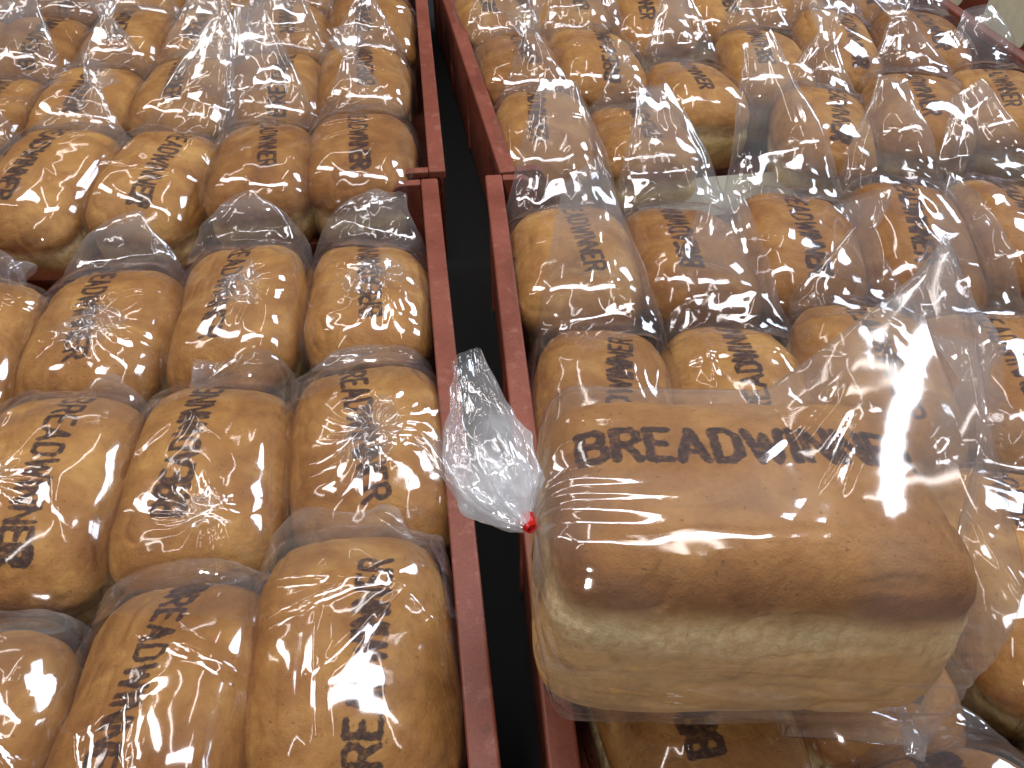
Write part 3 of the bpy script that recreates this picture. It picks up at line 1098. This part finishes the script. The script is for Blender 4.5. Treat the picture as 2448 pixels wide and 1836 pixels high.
def hero_bag():
    """film lofted along the loaf: gathered at the left, pulled up into a high flat fin towards the sealed right end"""
    nf, ns = 300, 190
    ph = np.linspace(0, 2 * np.pi, nf, endpoint=False)
    dirs = np.stack([np.cos(ph), np.sin(ph)], 1)
    cy, cz = 0.0, -HH / 2 - 0.001
    th = np.linspace(0, 2 * np.pi, 90, endpoint=False)
    base = np.stack([np.sign(np.cos(th)) * np.abs(np.cos(th)) ** 0.47, np.sign(np.sin(th)) * np.abs(np.sin(th)) ** 0.50], 1)
    xs = np.concatenate([np.linspace(-HL / 2 - 0.004, -HL / 2 + 0.02, 36, endpoint=False), np.linspace(-HL / 2 + 0.02, HL / 2 - 0.01, 100, endpoint=False), np.linspace(HL / 2 - 0.01, HL / 2 + 0.034, ns - 136)])
    V = np.zeros((ns, nf, 3))
    gather = np.array([-0.030, -0.024])          # (y,z) of the tie at the left
    for i, x in enumerate(xs):
        u = np.clip((x + HL / 2 + 0.004) / 0.034, 0, 1)
        e = max(0.03, (1 - (1 - u) ** 3.0) ** (1 / 2.6))
        c = np.array([cy, cz]) * e + gather * (1 - e) * 1.0
        sec = base * np.array([HW / 2 * 1.0 + 0.005, HH / 2 + 0.0065]) * e
        # narrower tin-shaped bottom
        k = np.clip(-sec[:, 1] / 0.06, 0, 1)
        sec = sec * np.stack([1 - 0.02 * k, np.ones_like(k)], 1) + c
        f = np.clip((x + 0.055) / (0.055 + HL / 2 + 0.01), 0, 1)
        f2 = f ** 1.35 if x < HL / 2 - 0.02 else float(np.interp(x, [HL / 2 - 0.02, HL / 2 - 0.008, HL / 2 + 0.034], [((HL / 2 + 0.035) / (HL / 2 + 0.065)) ** 1.35, 0.93, 0.50]))
        tipy = HW / 2 * 0.55 + f2 * 0.050
        tipz = -0.035 + f2 * 0.135
        pts = list(map(tuple, sec))
        if f > 0:
            pts.append((tipy, tipz))
            pts.append((tipy + 0.006, tipz - 0.010))
        # lower near corner stretched towards the seal
        g = np.clip((x - 0.03) / (HL / 2 - 0.03), 0, 1) ** 1.5
        pts.append((-HW / 2 * 0.93 - 0.004 * g, -HH - 0.004 - 0.006 * g)) if g > 0 else None
        h = np.array(hull(pts))
        A, B = h, np.roll(h, -1, axis=0)
        o = c
        d = B - A
        best = np.full(nf, 0.0)
        for (ax, ay), (dx, dy) in zip(A - o, d):
            den = dirs[:, 0] * dy - dirs[:, 1] * dx
            den = np.where(np.abs(den) < 1e-12, 1e-12, den)
            t = (ax * dy - ay * dx) / den
            w = (ax * dirs[:, 1] - ay * dirs[:, 0]) / den
            ok = (t > 0) & (w >= -1e-6) & (w <= 1 + 1e-6)
            best = np.where(ok, np.maximum(best, t), best)
        pt = o + dirs * best[:, None]
        # collapse towards the seal line at the right end
        q = sstep(HL / 2 - 0.002, HL / 2 + 0.030, np.array([x]))[0]
        if q > 0:
            a0 = np.array([-HW / 2 * 0.93, -HH - 0.008])
            a1 = np.array([tipy, tipz])
            dd = (a1 - a0) / np.linalg.norm(a1 - a0)
            nn = np.array([-dd[1], dd[0]])
            rel = pt - a0
            al, pe = rel @ dd, rel @ nn
            pt = a0 + al[:, None] * dd + (pe * (1 - 0.985 * q))[:, None] * nn
        xo = x - 0.034 * q * np.clip(-pt[:, 1] / HH, 0, 1)
        V[i, :, 0] = xo
        V[i, :, 1:] = pt
    # seal edge leans outwards at the top
    V = V.reshape(-1, 3)
    i = np.arange(ns - 1)[:, None] * nf
    j = np.arange(nf)[None, :]
    j2 = (j + 1) % nf
    F = np.stack([(i + j), (i + nf + j), (i + nf + j2), (i + j2)], -1).reshape(-1, 4)
    N = vnormals(V, F)
    free = sstep(0.0, 0.05, V[:, 2]) + sstep(HL / 2 - 0.01, HL / 2 + 0.02, V[:, 0])
    free = np.clip(free, 0, 1)
    taut = sstep(0.035, 0.06, V[:, 0]) * sstep(-0.04, -0.02, V[:, 2]) * sstep(HL / 2 + 0.008, HL / 2 - 0.004, V[:, 0])
    d = 0.0012 + (0.0009 + 0.0034 * free) * crumple(V, 0.045, 901) * 0.8 * (1 - 0.88 * taut) + 0.0011 * (1 + facet(V * np.array([0.3, 1, 1]), 0.020, 905)) * (1 - 0.8 * taut)
    low = sstep(-0.055, -0.085, V[:, 2])
    d += low * 0.0030 * (1 - np.abs(facet(V * np.array([0.16, 1, 1]), 0.022, 911)) * 1.6).clip(0, 1)
    # tension lines running from the fin tip over the top and from the gather
    rng = random.Random(5)
    tx, ty = HL / 2, 0.10
    ang = np.arctan2(V[:, 1] - ty, V[:, 0] - tx)
    top = sstep(-0.05, -0.01, V[:, 2])
    for q in range(7):
        a0 = math.pi + rng.uniform(-0.1, 1.3)
        dl = np.abs((ang - a0 + math.pi) % (2 * math.pi) - math.pi)
        rr = np.hypot(V[:, 1] - ty, V[:, 0] - tx)
        d += 0.0018 * np.maximum(0, 1 - dl * rr / 0.0045) * top * sstep(0.02, 0.05, rr) * sstep(0.20, 0.10, rr) * (1 - taut)
    gx, gy, gz = -HL / 2 - 0.004, gather[0], gather[1]
    ag = np.arctan2(V[:, 1] - gy, V[:, 2] - gz)
    rg = np.linalg.norm(V - np.array([gx, gy, gz]), axis=1)
    d += 0.0035 * (1 - np.abs(((ag * 13 / np.pi + 0.6 * np.sin(ag * 3)) % 2) - 1)) * sstep(0.095, 0.02, rg) * sstep(0.0, 0.02, rg)
    V = V + N * np.maximum(d, 0.0005)[:, None]
    mk = 0.12 + 0.35 * sstep(0.0, 0.7, vnoise(V, 0.04, 700)) + 0.45 * sstep(HL / 2 - 0.01, HL / 2 + 0.03, V[:, 0]) + 0.45 * sstep(-0.005, 0.05, V[:, 2]) * sstep(-0.02, 0.06, V[:, 0])
    mk += 0.25 * sstep(-0.055, -0.085, V[:, 2])
    st = vnoise(V * np.array([0.22, 1, 1]) + np.array([0, 0.15, 0]) * V[:, :1], 0.011, 720)
    mk += 1.3 * np.exp(-(st / 0.14) ** 2) * sstep(-0.1, 0.5, vnoise(V, 0.04, 721)) * sstep(-0.04, -0.07, V[:, 2])
    body = (V, F, mk)
    # neck beyond the tie: an open crumpled fan
    parts = [body]
    g0 = np.array([gx - 0.002, gy, gz])
    e1 = g0 + np.array([-0.034, 0.116, 0.020])
    parts.append(tube(bezier(g0, g0 + np.array([-0.014, 0.016, 0.004]), g0 + np.array([-0.024, 0.05, 0.012]), e1),
                      lambda s: np.stack([np.ones_like(s), 0.3 + 0 * s, 0.25 * np.sin(s * 3)], 1),
                      interp([0, .08, .3, .55, .75, 1], [.0035, .008, .023, .024, .015, .009]), interp([0, .1, .35, .6, 1], [.0035, .006, .013, .010, .004]),
                      120, 170, 333, interp([0, .15, .5, 1], [.0003, .0019, .0024, .0026]), 0.0105, interp([0, .1, .5, .75, 1], [3.4, 4.2, 3.4, 1.2, 0.6]), fold=0.30, cut=0.5))
    e2 = g0 + np.array([-0.046, 0.060, 0.008])
    parts.append(tube(bezier(g0, g0 + np.array([-0.012, 0.010, 0]), g0 + np.array([-0.028, 0.03, 0.004]), e2),
                      lambda s: np.stack([0.7 + 0 * s, 1 + 0 * s, 0.3 * s], 1),
                      interp([0, .1, .5, 1], [.003, .007, .016, .015]), interp([0, .1, .5, 1], [.003, .004, .007, .004]),
                      80, 120, 340, interp([0, .15, 1], [.0003, .0016, .0022]), 0.014, interp([0, .3, 1], [2.4, 1.8, 0.4]), fold=0.25, cut=-0.4))
    V, F, mk = join(parts)
    return mesh_np('plastic_bag', V, F, M_FILM_H, {'milk': mk}), (gx, gy, gz)


hbag, gp = hero_bag()
bo = link('plastic_bag', hbag, root)
# red tape round the neck, with its two ends stuck together as a small tab
m = MB()
nt_ = 20
tv, tf = [], []
for k in range(nt_):
    a = 2 * math.pi * k / nt_
    for w_, rr_ in ((-0.004, 0.0024), (0.004, 0.0045)):
        tv.append((gp[0] - 0.001 + w_ * -0.45 + 0.0, gp[1] + 0.002 + w_ * 0.9 + rr_ * math.cos(a) * 0.45, gp[2] + rr_ * math.sin(a)))
        tv[-1] = (tv[-1][0] + rr_ * math.cos(a) * 0.9, tv[-1][1], tv[-1][2])
for k in range(nt_):
    a, b = 2 * k, 2 * ((k + 1) % nt_)
    tf.append((a, b, b + 1, a + 1))
tape = link('closure_tape', mesh_np('closure_tape', tv, tf, M_TAPE), root)
sl = tape.modifiers.new('t', 'SOLIDIFY')
sl.thickness = 0.0006
